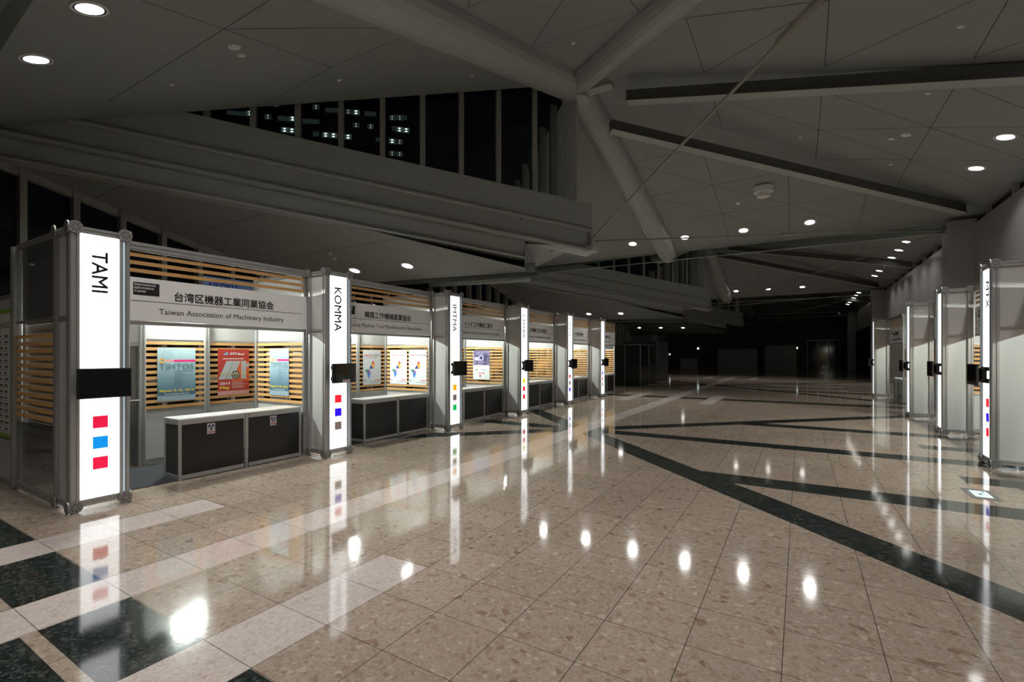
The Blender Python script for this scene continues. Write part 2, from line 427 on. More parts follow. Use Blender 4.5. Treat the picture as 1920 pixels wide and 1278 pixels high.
for k in range(0, 3):
    beam(k, False); beam(k, True)
    for mirror in (False, True):
        f = (lambda v: mir(v, k)) if mirror else (lambda v: shiftk(v, k))
        wn_ = bpy.data.objects.new('window_%d' % (20+2*k+int(mirror)), None); COL.objects.link(wn_); struct(wn_)
        off = -NN*.14
        def up(n, dz): o = pn(n)+off; o.z = dz; return f(o)
        n0, n1 = -2.2, 9.0
        zt = lambda n: ZP - SY*abs(pn(n).y-YP)
        b = MB(); b.poly([up(n0, roll(n0)+.6), up(n1, roll(n1)+.6), up(n1, zt(n1)+.05), up(n0, zt(n0)+.05)]); b.build('pane', GLASS, wn_, fix=False)
        for n in range(-2, 9):
            b = MB(); o = pn(n)+off; zb = roll(n)+.55; ztp = zt(n)+.08
            a = D*.055; c = NN*.09
            fr = [(f(Vector((o.x, o.y, zb))), (1,0,0), (0,1,0)), (f(Vector((o.x, o.y, ztp))), (1,0,0), (0,1,0))]
            pr = [(a+c), (a-c), (-a-c), (-a+c)]
            if mirror: pr = [Vector((v.x, -v.y, 0)) for v in pr]
            b.extrude([(v.x, v.y) for v in pr], fr); b.build('mullion', MULL, wn_)
    # corner post under the peak
    yk = PER*k
    b = MB(); b.box(-4.72, -4.50, 10.04+yk, 10.26+yk, 5.1, 7.75); b.box(-4.44, -4.37, 10.06+yk, 10.13+yk, 5.1, 7.7)
    tag(b.build('steel_post', STEEL), ['tall white steel post between the near clerestory glass and the roof peak', 'steel post at the right end of the second clerestory', 'steel post at the tip of the farthest fascia beam'][k], 'post')
# end of the fascia: solid box head, and rounded roof girders
def halfround(wd, dp, n=10):
    return [(-wd/2, .06)]+[(-wd/2*math.cos(math.pi*i/n), -dp*math.sin(math.pi*i/n)) for i in range(n+1)]+[(wd/2, .06)]
def girder(a, b_, wd, dp, name, label, m=STEEL, prof=None, smooth=False, dark=False):
    a, b_ = Vector(a), Vector(b_); d = (b_-a); s = Vector((d.y, -d.x, 0)).normalized()
    b = MB(); b.extrude(prof or halfround(wd, dp), [(a, s, (0,0,1)), (b_, s, (0,0,1))])
    o = b.build(name, [m, WEBSHADE_RAIL], smooth=smooth)
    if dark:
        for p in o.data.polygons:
            if abs(p.normal.z) < .5: p.material_index = 1  # upright faces coloured darker, as if in shade
    return tag(o, label, 'roof beam')
SQ = lambda wd, dp: [(-wd/2,.02),(-wd/2,-dp+.03),(-wd/2-.05,-dp+.03),(-wd/2-.05,-dp),(wd/2+.05,-dp),(wd/2+.05,-dp+.03),(wd/2,-dp+.03),(wd/2,.02)]
VB = lambda wd, dp: [(-wd/2,.06),(-wd/2,-.04),(-wd*.12,-dp),(wd*.12,-dp),(wd/2,-.04),(wd/2,.06)]
where = ['near bay', 'second bay', 'third bay']
for k in range(0, 3):
    y = YP+PER*k; e = 8.5
    girder((XP,y,ZP-.02), (XP-.1,y-e,ZP-SY*e-.02), .85, .34, 'roof_girder', 'rounded girder running from the roof peak back over the camera, '+where[k])
    girder((XP+.1,y,ZP-.02), (XP+.2,y+e,ZP-SY*e-.02), .72, .34, 'roof_girder', 'thick rounded girder sloping from roof peak down to the cross beam, '+where[k])
    zc = ZP-SX*8.55
    kk = SX/SY
    girder((XP+.15,y-.15*kk,ZP-.06), (XW,y-8.7*kk,zc-.02), .62, .30, 'roof_girder', 'girder from the roof peak towards the near right column, '+where[k])
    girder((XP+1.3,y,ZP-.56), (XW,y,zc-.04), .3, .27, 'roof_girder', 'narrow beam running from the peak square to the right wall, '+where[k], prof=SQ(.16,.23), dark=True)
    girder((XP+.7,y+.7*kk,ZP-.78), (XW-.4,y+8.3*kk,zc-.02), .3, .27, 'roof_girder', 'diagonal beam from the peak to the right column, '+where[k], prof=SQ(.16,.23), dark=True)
    b = MB(); b.box(XP-.25, XP+.95, y-.12, y+.14, ZP-.32, ZP-.02); b.cyl((XP+.1,y,ZP-.42), (XP+.1,y,ZP), .3, 12)
    tag(b.build('hub_plate', STEEL), 'steel hub plates where the beams meet at the roof peak, '+where[k], 'bracket')
# cross beams with glass smoke curtains at the valleys, and columns
for k in range(0, 3):
    yv = 18.45+PER*k; wk = ['near', 'second', 'far'][k]
    t = thing('smoke_curtain', 'long green-tinted glass smoke curtain hanging across the hall, %s one' % wk, 'glass screen', (0, yv, 0))
    b = MB(); b.box(-9.9, 3.9, -.006, .006, 5.12, 5.45); b.build('glass_pane', CURT, t)
    b = MB(); b.box(-9.9, 3.95, -.03, .03, 5.40, 5.50); b.build('top_rail', DSTEEL, t)
    b = MB(); b.box(-9.9, 3.9, -.012, .012, 5.10, 5.125); b.build('bottom_rail', ALU, t)
    t = thing('smoke_curtain', 'short glass smoke curtain under the low ceiling on the left, %s one' % wk, 'glass screen', (0, 9.6+PER*k, 0))
    b = MB(); b.box(-13.5, -5.2, -.006, .006, 3.32, 3.68); b.build('glass_pane', CURT, t)
    b = MB(); b.extrude([(-.05,0),(.05,0),(.05,-.10),(-.05,-.10)], [((-13.6,0,zlc(-13.6,9.6)),(0,1,0),(0,0,1)), ((-5.1,0,zlc(-5.1,9.6)),(0,1,0),(0,0,1))]); b.build('top_rail', WEBSHADE_RAIL, t)
    yc = 18.55+PER*k
    b = MB(); b.box(3.62, 4.25, yc-.36, yc+.36, 0, 5.42, .04)
    tag(b.build('column', WALLG), ['grey square column at the right wall between the third and fourth right towers', 'grey column at the right wall past the last right tower', 'distant grey column at the far right of the hall'][k], 'column')

# tie rods from the fascia tips to the right columns
def rod(a, b_, r, label, tb=None, lug=True):
    a, b_ = Vector(a), Vector(b_); t = thing('tie_rod', label, 'tie rod', a)
    b = MB(); b.cyl((0,0,0), b_-a, r, 10); b.build('rod', RODM, t, smooth=True)
    if tb:
        for (s0, s1) in tb:
            p0, p1 = (b_-a)*s0, (b_-a)*s1; q = (p1-p0)*.14
            b = MB(); b.cyl(p0, p0+q, r*1.1, 12, r*2.5); b.cyl(p0+q, p1-q, r*2.5, 12); b.cyl(p1-q, p1, r*2.5, 12, r*1.1); b.build('turnbuckle', RODM, t, smooth=False)
TIP = Vector((-4.1, 10.25, 4.2))
rod(TIP, (3.9, 1.7, 5.95), .022, 'steel tie rod rising to the upper right over the near floor', [(.48,.535)])
rod(TIP+Vector((.06,.1,-.02)), (3.60, 18.3, 5.2), .018, 'steel tie rod running low from the near beam tip to the right column', [(.47,.51)])
for k in (1, 2):
    w_ = ['', 'second', 'third'][k]
    rod(TIP+Vector((0,PER*k,-.1)), (3.60, 18.7+PER*(k-1), 5.2), .016, 'thin tie rod from the %s beam tip back to the nearer right column' % w_, [(.47,.5)])
    rod(TIP+Vector((.06,PER*k+.1,-.1)), (3.60, 18.3+PER*k, 5.2), .016, 'thin tie rod from the %s beam tip onward to the farther right column' % w_)

# ------------------------------------------------------------------ downlights
def make_downlight(loc, label, group, m=LIGHTD, slope=(0,0)):
    t = thing('ceiling_light', label, 'ceiling light', loc, 0, group)
    t.rotation_euler = (slope[1], slope[0], 0)
    b = MB(); n = 28
    prof = [(.133,-.008),(.146,-.008),(.146,-.004),(.154,-.004),(.154,-.010),(.180,-.010),(.180,.0),(.133,.004)]
    ring = [[b.bm.verts.new((r*math.cos(2*math.pi*i/n), r*math.sin(2*math.pi*i/n), z)) for r, z in prof] for i in range(n)]
    for i in range(n):
        for j in range(len(prof)):
            fc = b.bm.faces.new((ring[i][j], ring[(i+1)%n][j], ring[(i+1)%n][(j+1)%len(prof)], ring[i][(j+1)%len(prof)])); fc.material_index = 1 if j in (0, 1, 2, 7) else 0
    b.build('trim_ring', [TRIMW, SLOT], t)
    b = MB(); b.poly([(.134*math.cos(-2*math.pi*i/n), .134*math.sin(-2*math.pi*i/n), -.006) for i in range(n)]); b.build('lens', m, t, fix=False)
    if m is LIGHTD:
        ld = bpy.data.lights.new('downlight_beam', 'AREA'); ld.shape = 'DISK'; ld.size = .24; ld.energy = DOWNBEAM; ld.color = (1,.985,.955); ld.spread = R(DOWNSPREAD)
        lo = bpy.data.objects.new('lamp', ld); COL.objects.link(lo); lo.parent = t; lo.location = (0, 0, -.012)
    return t
proto = {}
def downlight(x, y, z, label, group, m=LIGHTD, slope=(0,0)):
    key = m.name
    if key not in proto:
        proto[key] = make_downlight((x, y, z-.008), label, group, m, slope); return proto[key]
    s = proto[key]; c = s.copy(); COL.objects.link(c); c.location = (x, y, z-.008); c.rotation_euler = (slope[1], slope[0], 0)
    c['label'] = label; c['group'] = group
    for ch in s.children:
        d = ch.copy(); COL.objects.link(d); d.parent = c
    return c
OR = ['first', 'second', 'third', 'fourth', 'fifth', 'sixth', 'seventh', 'eighth']
aN, aF = math.atan(SY), -math.atan(SY)
for i in range(6):
    x = -8.86+1.83*i
    downlight(x, 2.18, ztop(x, 2.18), '%s recessed downlight from the left in the row nearest the camera, upper left ceiling' % OR[i], 'near cross row of downlights', slope=(0, aN))
for i in range(6):
    x = -9.1+1.87*i
    downlight(x, 17.55, ztop(x, 17.55), '%s recessed downlight from the left in front of the near glass smoke curtain' % OR[i], 'cross row of downlights before the near smoke curtain', slope=(0, aF))
for i in range(6):
    x = -9.2+1.86*i
    downlight(x, 34.43, ztop(x, 34.43, YP+PER), '%s recessed downlight from the left in the distant second cross row' % OR[i], 'second cross row of downlights', slope=(0, aF))
aR = math.atan(SX)
gy = [[5.7,7.45,9.25,11.1,12.92,14.74], [23.03,24.7,26.44,28.5,30.3,32.1], [40.2,42.0,43.8,45.6,47.4,49.2]]
for g, ys in enumerate(gy):
    for i, y in enumerate(ys):
        if g == 0 and i == 0: pass
        downlight(3.42, y, ztop(3.42, y, YP+PER*g), '%s downlight of six beside the right wall in the %s group' % (OR[i], ['near', 'middle', 'far'][g]), 'downlights along the right wall', LIGHTD if g < 2 else LIGHTF, slope=(aR, 0))
for j, (yy, xs, wk) in enumerate(((8.72, (-12.1,-10.2,-8.3), 'near'), (25.5, (-12.2,-10.33,-8.45), 'second'), (42.4, (-12.34,-10.46,-8.59), 'far'))):
    for i, x in enumerate(xs):
        downlight(x, yy, zlc(x, yy-PER*j), '%s downlight from the left in the low ceiling behind the booths, %s bay' % (OR[i], wk), 'downlights in the low left ceiling', LIGHTD if j < 2 else LIGHTF, slope=(0, -aN))
# row over the camera, behind the picture
for i in range(5):
    x = -7.2+1.87*i
    downlight(x, -.9, ztop(x, -.9, YP-PER), '%s downlight in the row behind the camera' % OR[i], 'downlights behind the camera', slope=(0, aF))

# ceiling sensors and loudspeaker
def disc(x, y, z, r, h, label, sl, name='smoke_detector', cat='smoke detector'):
    b = MB(); b.cyl((0,0,0), (0,0,-h*.5), r, 20); b.cyl((0,0,-h*.5), (0,0,-h), r*.62, 20)
    o = b.build(name, TRIMW); o.location = (x, y, z-.002); o.rotation_euler = (sl[1], sl[0], 0); return tag(o, label, cat)
disc(-7.02,3.82,ztop(-7.02,3.82), .085,.03, 'larger white disc detector on the upper left ceiling above the clerestory', (0,aN))
disc(-7.23,4.04,ztop(-7.23,4.04), .06,.02, 'smaller white disc just below the larger detector, upper left ceiling', (0,aN), 'ceiling_sensor', 'sensor')
disc(-8.89,3.82,ztop(-8.89,3.82), .035,.02, 'tiny sprinkler on the ceiling above the left end of the clerestory', (0,aN), 'sprinkler_head', 'sprinkler')
disc(-7.23,5.82,ztop(-7.23,5.82), .04,.02, 'tiny sprinkler on the ceiling above the middle of the clerestory', (0,aN), 'sprinkler_head', 'sprinkler')
disc(-5.6,7.7,ztop(-5.6,7.7), .04,.02, 'tiny sprinkler left of the rounded girder near the roof peak', (0,aN), 'sprinkler_head', 'sprinkler')
disc(-3.5,7.9,ztop(-3.5,7.9), .04,.02, 'tiny sprinkler between the two girders above the roof peak', (0,aN), 'sprinkler_head', 'sprinkler')
disc(1.93,9.0,ztop(1.93,9.0), .04,.02, 'tiny sprinkler at the upper right ceiling before the narrow beam', (aR,0), 'sprinkler_head', 'sprinkler')
disc(1.93,11.0,ztop(1.93,11.0), .04,.02, 'tiny sprinkler just past the narrow beam, right ceiling', (aR,0), 'sprinkler_head', 'sprinkler')
disc(1.9,12.86,ztop(1.9,12.86), .09,.03, 'larger white disc detector on the right ceiling', (aR,0))
disc(1.68,13.1,ztop(1.68,13.1), .065,.02, 'smaller white disc beside the larger detector, right ceiling', (aR,0), 'ceiling_sensor', 'sensor')
disc(0,13.04,ztop(0,13.04), .04,.02, 'tiny sprinkler in the middle of the right ceiling', (aR,0), 'sprinkler_head', 'sprinkler')
disc(1.88,14.7,ztop(1.88,14.7), .04,.02, 'tiny sprinkler above the diagonal beam near the right column', (aR,0), 'sprinkler_head', 'sprinkler')
disc(-1.62,15.94,ztop(-1.62,15.94), .06,.02, 'small white disc to the lower left of the ceiling loudspeaker', (0,aF), 'ceiling_sensor', 'sensor')
disc(-10.1,8.0,zlc(-10.1,8.0), .06,.02, 'small white disc on the low ceiling above the first booth', (0,-aN), 'ceiling_sensor', 'sensor')
disc(-9.95,7.75,zlc(-9.95,7.75), .05,.02, 'second small disc on the low ceiling above the first booth', (0,-aN), 'ceiling_sensor', 'sensor')
t = thing('ceiling_loudspeaker', 'large round white loudspeaker hanging from the sloping right ceiling', 'loudspeaker', (-.9, 15.35, ztop(-.9,15.35)))
b = MB(); b.cyl((0,0,.02), (0,0,-.14), .27, 28, .25); b.build('housing', TRIMW, t)
b = MB(); b.cyl((0,0,-.14), (0,0,-.26), .20, 28, .17); b.build('cone', mat('speaker_cream', (.7,.7,.66,1), .4), t)

# ------------------------------------------------------------------ sign towers and booths
def post_prof(s=.045):
    a = s; n = .008; g = .012
    # square extrusion with a groove in every side and chamfered corners
    p = []
    side = [(-a+.012, -a), (-g, -a), (-g, -a+n), (g, -a+n), (g, -a), (a-.012, -a)]
    for q in range(4):
        for x, y in side:
            for _ in range(q): x, y = -y, x
            p.append((x, y))
    return p
PP = post_prof()
def post(x, y, z0, z1, parent, m=ALU, s=1.0, name='post'):
    b = MB(); pr = [(u*s, v*s) for u, v in PP]
    b.extrude(pr, [((x,y,z0),(1,0,0),(0,1,0)), ((x,y,z1),(1,0,0),(0,1,0))]); return b.build(name, m, parent)
def rail(a, b_, parent, h=.06, th=.03, m=ALU, name='rail'):
    a, b_ = Vector(a), Vector(b_); d = (b_-a).normalized(); s = Vector((0,0,1)).cross(d)
    b = MB(); pr = [(-th/2,-h/2),(-th/2,-.008),(-th/2+.006,-.008),(-th/2+.006,.008),(-th/2,.008),(-th/2,h/2),(th/2,h/2),(th/2,.008),(th/2-.006,.008),(th/2-.006,-.008),(th/2,-.008),(th/2,-h/2)]
    b.extrude(pr, [(a, s, (0,0,1)), (b_, s, (0,0,1))]); return b.build(name, m, parent)
def bracket(b, c, ax, t=None):
    b = MB(); c = Vector(c); ax = Vector(ax); b.mi = 0; b.cyl(c, c+ax*.012, .062, 20)
    A = ax.orthogonal().normalized(); B = ax.cross(A); b.mi = 1
    for i in range(8):
        an = math.pi*2*i/8+.2; d = A*math.cos(an)+B*math.sin(an); e = A*-math.sin(an)+B*math.cos(an)
        p0 = c+ax*.0125+d*.018; p1 = c+ax*.0125+d*.048
        b.poly([p0-e*.003, p1-e*.003, p1+e*.003, p0+e*.003])
    b.build('corner_bracket', [ALUB, SLOT], t)
LEAKGLOW = mat('pale_blue_leak_glow', (.5,.6,.65,1), .3, emit=(.42,.60,.72,1), strength=.6)  # glowing strip laid on the post, imitates light leaking beside the panel
def make_tower(loc, rz, label, word, cols, glow_y=.443):
    t = thing('sign_tower', label, 'sign tower', loc, rz, 'sign towers along the hall')
    for (x, y) in ((-.045,.045), (-.045,.455), (-.415,.045), (-.415,.455)): post(x, y, .02, 2.86, t)
    for z in (.085, 2.83):
        for a, c in (((-.03,.09),(-.03,.41)), ((-.43,.09),(-.43,.41)), ((-.09,.03),(-.37,.03)), ((-.09,.47),(-.37,.47))):
            rail((*a, z), (*c, z), t, .065, .04)
    for y in (.03, .47):
        rail((-.09, y, 1.95), (-.37, y, 1.95), t, .035, .03)
    for z in (.062, 2.845):
        for c, ax in (((0,.045,z),(1,0,0)), ((0,.455,z),(1,0,0)), ((-.045,0,z),(0,-1,0)), ((-.045,.5,z),(0,1,0)), ((-.415,0,z),(0,-1,0)), ((-.415,.5,z),(0,1,0))):
            bracket(None, c, ax, t)
    for y in (.038, .462):
        b = MB(); b.box(-.37, -.09, y-.008, y+.008, .115, 1.935); b.build('side_panel', WHITE, t)
        b = MB(); b.box(-.37, -.09, y-.008, y+.008, 1.965, 2.80); b.build('side_panel', WHITE, t)
    b = MB(); b.box(-.43, -.415, .09, .41, .115, 2.80); b.build('back_panel', WHITE, t)
    b = MB(); b.box(-.41, -.05, .05, .45, 2.80, 2.81); b.build('top_panel', ALUD, t)
    for (x, y) in ((-.045,.045), (-.045,.455), (-.415,.045), (-.415,.455)):
        b = MB(); b.cyl((x,y,0), (x,y,.03), .028, 12, .018); b.build('foot', ALUD, t)
    b = MB(); b.box(-.032, -.024, .092, .408, .118, 2.80); b.build('light_box_panel', BOX, t)
    b = MB(); b.box(-.001, .0012, glow_y-.007, glow_y+.007, .13, 2.77); b.build('leak_glow_strip', LEAKGLOW, t)
    b = MB(); b.cyl((-.22,.25,.14), (-.22,.25,.75), .013, 10); b.build('fluorescent_tube', TUBEL, t)
    for i, c in enumerate(cols):
        z = .885-.21*i
        b = MB(); b.box(-.0235, -.0225, .19, .315, z-.062, z+.062); b.build('colour_square', c, t)
    if word:
        text(word, .185, BLACK, 'lettering', t, DOWNR(-.0235, .185, 2.635), bold=.0026, spacing=1.02, width=None)
    return t
LREDC = lit('lit_crimson', (226,20,66)); LBLUC = lit('lit_sky_blue', (5,140,226)); LRED = lit('lit_red', (236,26,48)); LBLU = lit('lit_blue', (40,0,225))
LGRY = lit('lit_warm_grey', (106,92,88)); LORG = lit('lit_orange', (245,165,10)); LGRN = lit('lit_green', (10,178,84)); LYEL = lit('lit_yellow', (250,215,10))

def make_monitor(loc, rz, label, sticker=False):
    t = thing('monitor', label, 'monitor', loc, rz, 'monitors on the sign towers')
    b = MB(); b.box(.115, .145, .02, .46, 1.14, 1.44, .006); b.build('casing', BLACKPL, t)
    b = MB(); b.box(.1448, .147, .034, .446, 1.155, 1.426); b.build('screen', SCREEN, t)
    b = MB(); b.box(-.005, .012, .10, .40, 1.17, 1.235); b.box(-.005, .012, .10, .40, 1.345, 1.40); b.build('wall_plate', BLACKPL, t)
    b = MB(); b.box(.01, .06, .12, .36, 1.19, 1.385); b.box(.05, .09, .15, .30, 1.22, 1.36); b.cyl((.05,.27,1.24),(.05,.27,1.34),.018,10); b.box(.05, .118, .24, .30, 1.23, 1.35); b.build('swivel_arm', BLACKPL, t)
    if sticker:
        b = MB(); b.box(.1475, .1485, .20, .34, 1.145, 1.192); b.build('sticker', flat('sticker_grey', (190,185,185)), t)
        text('IMTOS', .03, flat('sticker_red', (200,40,60)), 'sticker_lettering', t, FRONT(.149, .215, 1.162))
    return t
def slat_mesh(b, a, c, z0, z1, n, hh=.045, th=.016, axis='y', pos=0):
    st = (z1-z0-hh)/(n-1)
    for i in range(n):
        z = z0+st*i
        if axis == 'y': b.box(pos-th/2, pos+th/2, a, c, z, z+hh)
        else: b.box(a, c, pos-th/2, pos+th/2, z, z+hh)
HDRZ = (1.975, 2.48)
def make_booth(loc, rz, label, i, last=False, first=False, right=False):
    t = thing('exhibition_booth', label, 'booth', loc, rz, 'exhibition booths along the hall')
    X0, XB = -.46, -1.77; Y0, Y1 = .5, 2.97
    # front header frame
    b = MB(); b.box(X0-.05, X0-.005, Y0+.002, Y1-.002, 2.79, 2.89); b.box(X0-.003, X0+.003, Y0+.002, Y1-.002, 2.80, 2.835); b.box(X0-.003, X0+.003, Y0+.002, Y1-.002, 2.85, 2.88); b.build('header_beam', ALU, t)
    b = MB(); slat_mesh(b, Y0+.02, Y1-.02, 2.54, 2.765, 3, .042, .018, 'y', X0-.03); b.build('header_slats', WOOD, t)
    rail((X0-.03, Y0+.01, 1.95), (X0-.03, Y1-.01, 1.95), t, .045, .04)
    # back wall: posts, panels and slat lattices
    for y in ((.545, 1.28, 2.13, 2.93) if True else ()):
        post(XB, y, 0, 2.86 if y > 2.5 else 2.56, t, s=.9)
    post(X0-.05, .545, .05, 2.0, t, s=.6) if False else None
    for a, c in ((1.32, 2.09), (2.17, 2.89)):
        b = MB(); b.box(XB-.01, XB+.01, a, c, 1.80, 2.50); b.build('wall_panel', WHITE, t)
        b = MB(); b.box(XB-.01, XB+.01, a, c, .10, .76); b.build('wall_panel', WHITE, t)
        rail((XB, a, 1.785), (XB, c, 1.785), t, .03, .03); rail((XB, a, .775), (XB, c, .775), t, .03, .03); rail((XB, a, .06), (XB, c, .06), t, .08, .03)
        b = MB(); slat_mesh(b, a, c, .80, 1.765, 12, .044, .014, 'y', XB+.012); b.build('slat_lattice', WOOD, t)
    rail((XB, .58, 2.53), (XB, 2.89, 2.53), t, .05, .04)
    # door bay at the back: transom, open door leaf and handle
    if right:
        b = MB(); b.box(XB-.01, XB+.01, .585, 1.24, 1.98, 2.50); b.build('wall_panel', WHITE, t)
        b = MB(); b.box(XB-.01, XB+.01, .585, 1.24, .10, .76); b.build('wall_panel', WHITE, t)
        rail((XB, .585, 1.965), (XB, 1.24, 1.965), t, .03, .03); rail((XB, .585, .775), (XB, 1.24, .775), t, .03, .03)
        b = MB(); slat_mesh(b, .585, 1.24, .80, 1.765, 12, .044, .014, 'y', XB+.012); b.build('slat_lattice', WOOD, t)
    else:
        b = MB(); b.box(XB-.01, XB+.01, .585, 1.24, 1.74, 2.50); b.build('wall_panel', WHITE, t)
        rail((XB, .585, 1.715), (XB, 1.24, 1.715), t, .04, .04)
        b = MB(); b.box(XB-.62, XB-.03, .60, .63, .03, 1.68); dl = b.build('door_leaf', WHITE, t)
        b = MB(); b.cyl((XB-.02,1.235,.94),(XB+.06,1.235,.94),.011,8); b.cyl((XB+.055,1.235,.94),(XB+.055,1.10,.945),.009,8); b.build('lever_handle', ALU, t)
        b = MB(); b.box(XB-.05, XB-.02, 1.14, 1.245, .02, 1.70); b.build('door_edge', ALUD, t)
    # side wall at the far end
    xa, xc = XB+.04, X0-.05
    yw = Y1-.02
    b = MB(); b.box(xa, xc, yw-.01, yw+.01, 1.80, 2.84); b.build('wall_panel', WHITE if not last else ACRYL, t)
    b = MB(); b.box(xa, xc, yw-.01, yw+.01, .10, .76); b.build('wall_panel', WHITE, t)
    for z, h in ((1.785,.03), (.775,.03), (.06,.08), (2.83,.06)): rail((xa, yw, z), (xc, yw, z), t, h, .03)
    b = MB(); slat_mesh(b, xa, xc, .80, 1.765, 12, .044, .014, 'x', yw-.012); b.build('slat_lattice', WOOD, t)
    if i in (0, 4):
        b = MB(); b.box(-1.55, -.60, yw+.02, yw+.026, .90, 1.64); b.build('backing_sheet', WHITEG, t)
    post(X0-.045, yw+.0, .02, 2.80, t, s=.55)
    if first:   # outer side wall left of the first tower
        b = MB(); b.box(XB+.06, X0-.10, .09, .10, .62, 1.93); b.build('inner_panel', WHITE, t)
        yw = .03; xa, xc = XB+.03, X0-.02
        post(XB, .03, .02, 2.84, t)
        b = MB(); b.box(xa, xc, yw-.004, yw+.004, 1.97, 2.80); b.build('acrylic_panel', ACRYL, t)
        b = MB(); b.box(xa, xc, yw-.004, yw+.004, .10, .80); b.build('acrylic_panel', ACRYL, t)
        b = MB(); slat_mesh(b, xa, xc, .86, 1.80, 12, .04, .014, 'x', yw); b.build('slat_lattice', WOOD, t)
        for z, h in ((1.95,.03), (.06,.08), (2.83,.06)): rail((xa, yw, z), (xc, yw, z), t, h, .03)
    return t
def make_sign(loc, rz, label, jp, en, shift=0.0, logo=True, marks=False):
    t = thing('sign_board', label, 'sign board', loc, rz, 'header sign boards')
    x = -.475
    b = MB(); b.box(x-.008, x, .503, 2.967, *HDRZ); b.build('board', BOARD, t)
    b = MB(); b.box(x, x+.001, .68, 2.88, 2.204, 2.211); b.build('rule_line', BLACK, t)
    b = MB(); b.box(x, x+.0015, .70, .965, 2.275, 2.425); b.build('logo_plate', BLACK, t)
    text('International\nInformation\nCenter', .042, flat('print_white', (225,225,225)), 'logo_lettering', t, FRONT(x+.002, .71, 2.388), bold=.0006)
    if marks:
        for i, c in enumerate((LGRY, flat('print_red', (190,30,50)), LGRY)):
            b = MB(); b.box(x, x+.001, .56, .60, 2.02+.13*i, 2.10+.13*i); b.build('print_mark', [flat('print_grey', (110,105,105)), flat('print_red', (190,30,50))][i == 1], t)
    wj = min(1.35, .118*len(jp))
    text(jp, .125, BLACK, 'kanji_lettering', t, FRONT(x+.002, 1.77, 2.245), align='CENTER', bold=.0016, width=wj)
    text(en, .095, flat('print_dark_grey', (70,70,72)), 'latin_lettering', t, FRONT(x+.002, 1.77, 2.065), align='CENTER', width=min(1.85, .0405*len(en)))
    return t
def make_counter(loc, rz, label, sticker=False):
    t = thing('counter', label, 'counter', loc, rz, 'black reception counters')
    xf, xb = -.48, -.88; ys = (1.18, 2.03, 2.88); H = .77
    b = MB(); b.box(xb, xf, ys[0], ys[2], H-.02, H, .004); b.build('counter_top', WHITEG, t)
    for y in (ys[0]+.016, ys[1], ys[2]-.016):
        for x in (xf-.016, xb+.016): post(x, y, 0, H-.021, t, s=.36, name='leg')
    for z, h in ((H-.05,.055), (.035,.05)):
        for a, c in zip(ys, ys[1:]):
            rail((xf-.016, a+.034, z), (xf-.016, c-.034, z), t, h, .026)
        rail((xb+.035, ys[0]+.016, z), (xf-.035, ys[0]+.016, z), t, h, .026); rail((xb+.035, ys[2]-.016, z), (xf-.035, ys[2]-.016, z), t, h, .026)
    for a, c in zip(ys, ys[1:]):
        b = MB(); b.box(xf-.022, xf-.014, a+.034, c-.034, .058, H-.078); b.build('front_panel', BLACKP, t)
    for y in (ys[0]+.016, ys[2]-.016):
        b = MB(); b.box(xb+.035, xf-.035, y-.004, y+.004, .058, H-.078); b.build('end_panel', BLACKP, t)
    b = MB(); b.box(xb+.04, xf-.04, ys[0]+.03, ys[2]-.03, .10, .12); b.build('shelf', BLACKP, t)
    if sticker:
        navy = flat('print_navy', (30,24,110)); red = flat('print_deep_red', (180,44,50)); paper = flat('sticker_paper', (196,190,186))
        for yc in (1.565, 2.43):
            x = xf-.0135
            b = MB(); b.box(x, x+.0015, yc-.05, yc+.05, .535, .675); s = b.build('sticker', paper, t)
            b = MB()
            for (dy, dz, r) in ((-.022,.022,.021), (.022,.022,.021), (0,-.014,.021)):
                b.poly([(x+.002, yc+dy-r, .62+dz-r*.8), (x+.002, yc+dy+r, .62+dz-r*.8), (x+.002, yc+dy, .62+dz+r)])
            b.build('emblem', navy, s, fix=False)
            b = MB(); n = 20; r0, r1 = .040, .043
            for q in range(n):
                a0, a1 = 2*math.pi*q/n, 2*math.pi*(q+.8)/n
                b.poly([(x+.0018, yc+r0*math.cos(a0), .622+r0*math.sin(a0)), (x+.0018, yc+r1*math.cos(a0), .622+r1*math.sin(a0)), (x+.0018, yc+r1*math.cos(a1), .622+r1*math.sin(a1)), (x+.0018, yc+r0*math.cos(a1), .622+r0*math.sin(a1))])
            b.build('emblem_ring', flat('print_grey', (110,105,105)), s, fix=False)
            text('TAMI', .036, red, 'sticker_lettering', s, FRONT(x+.002, yc-.045, .545), bold=.0008, width=.09)
    return t
def make_lamp(loc, rz, label):
    t = thing('booth_lamp', label, 'lamp', loc, rz, 'fluorescent lamps inside the booths')
    b = MB(); b.box(-1.72, -1.62, 1.60, 2.08, 2.42, 2.45); b.box(-1.765, -1.70, 1.8, 1.9, 2.40, 2.45); b.box(-1.76, -1.36, 1.52, 2.16, 2.425, 2.435); b.build('housing', TRIMW, t)  # the wide thin plate is an added hood, blocks light going upward
    b = MB(); b.cyl((-1.67,1.66,2.40), (-1.67,2.02,2.40), .013, 10); b.build('fluorescent_tube', TUBE, t)
    return t

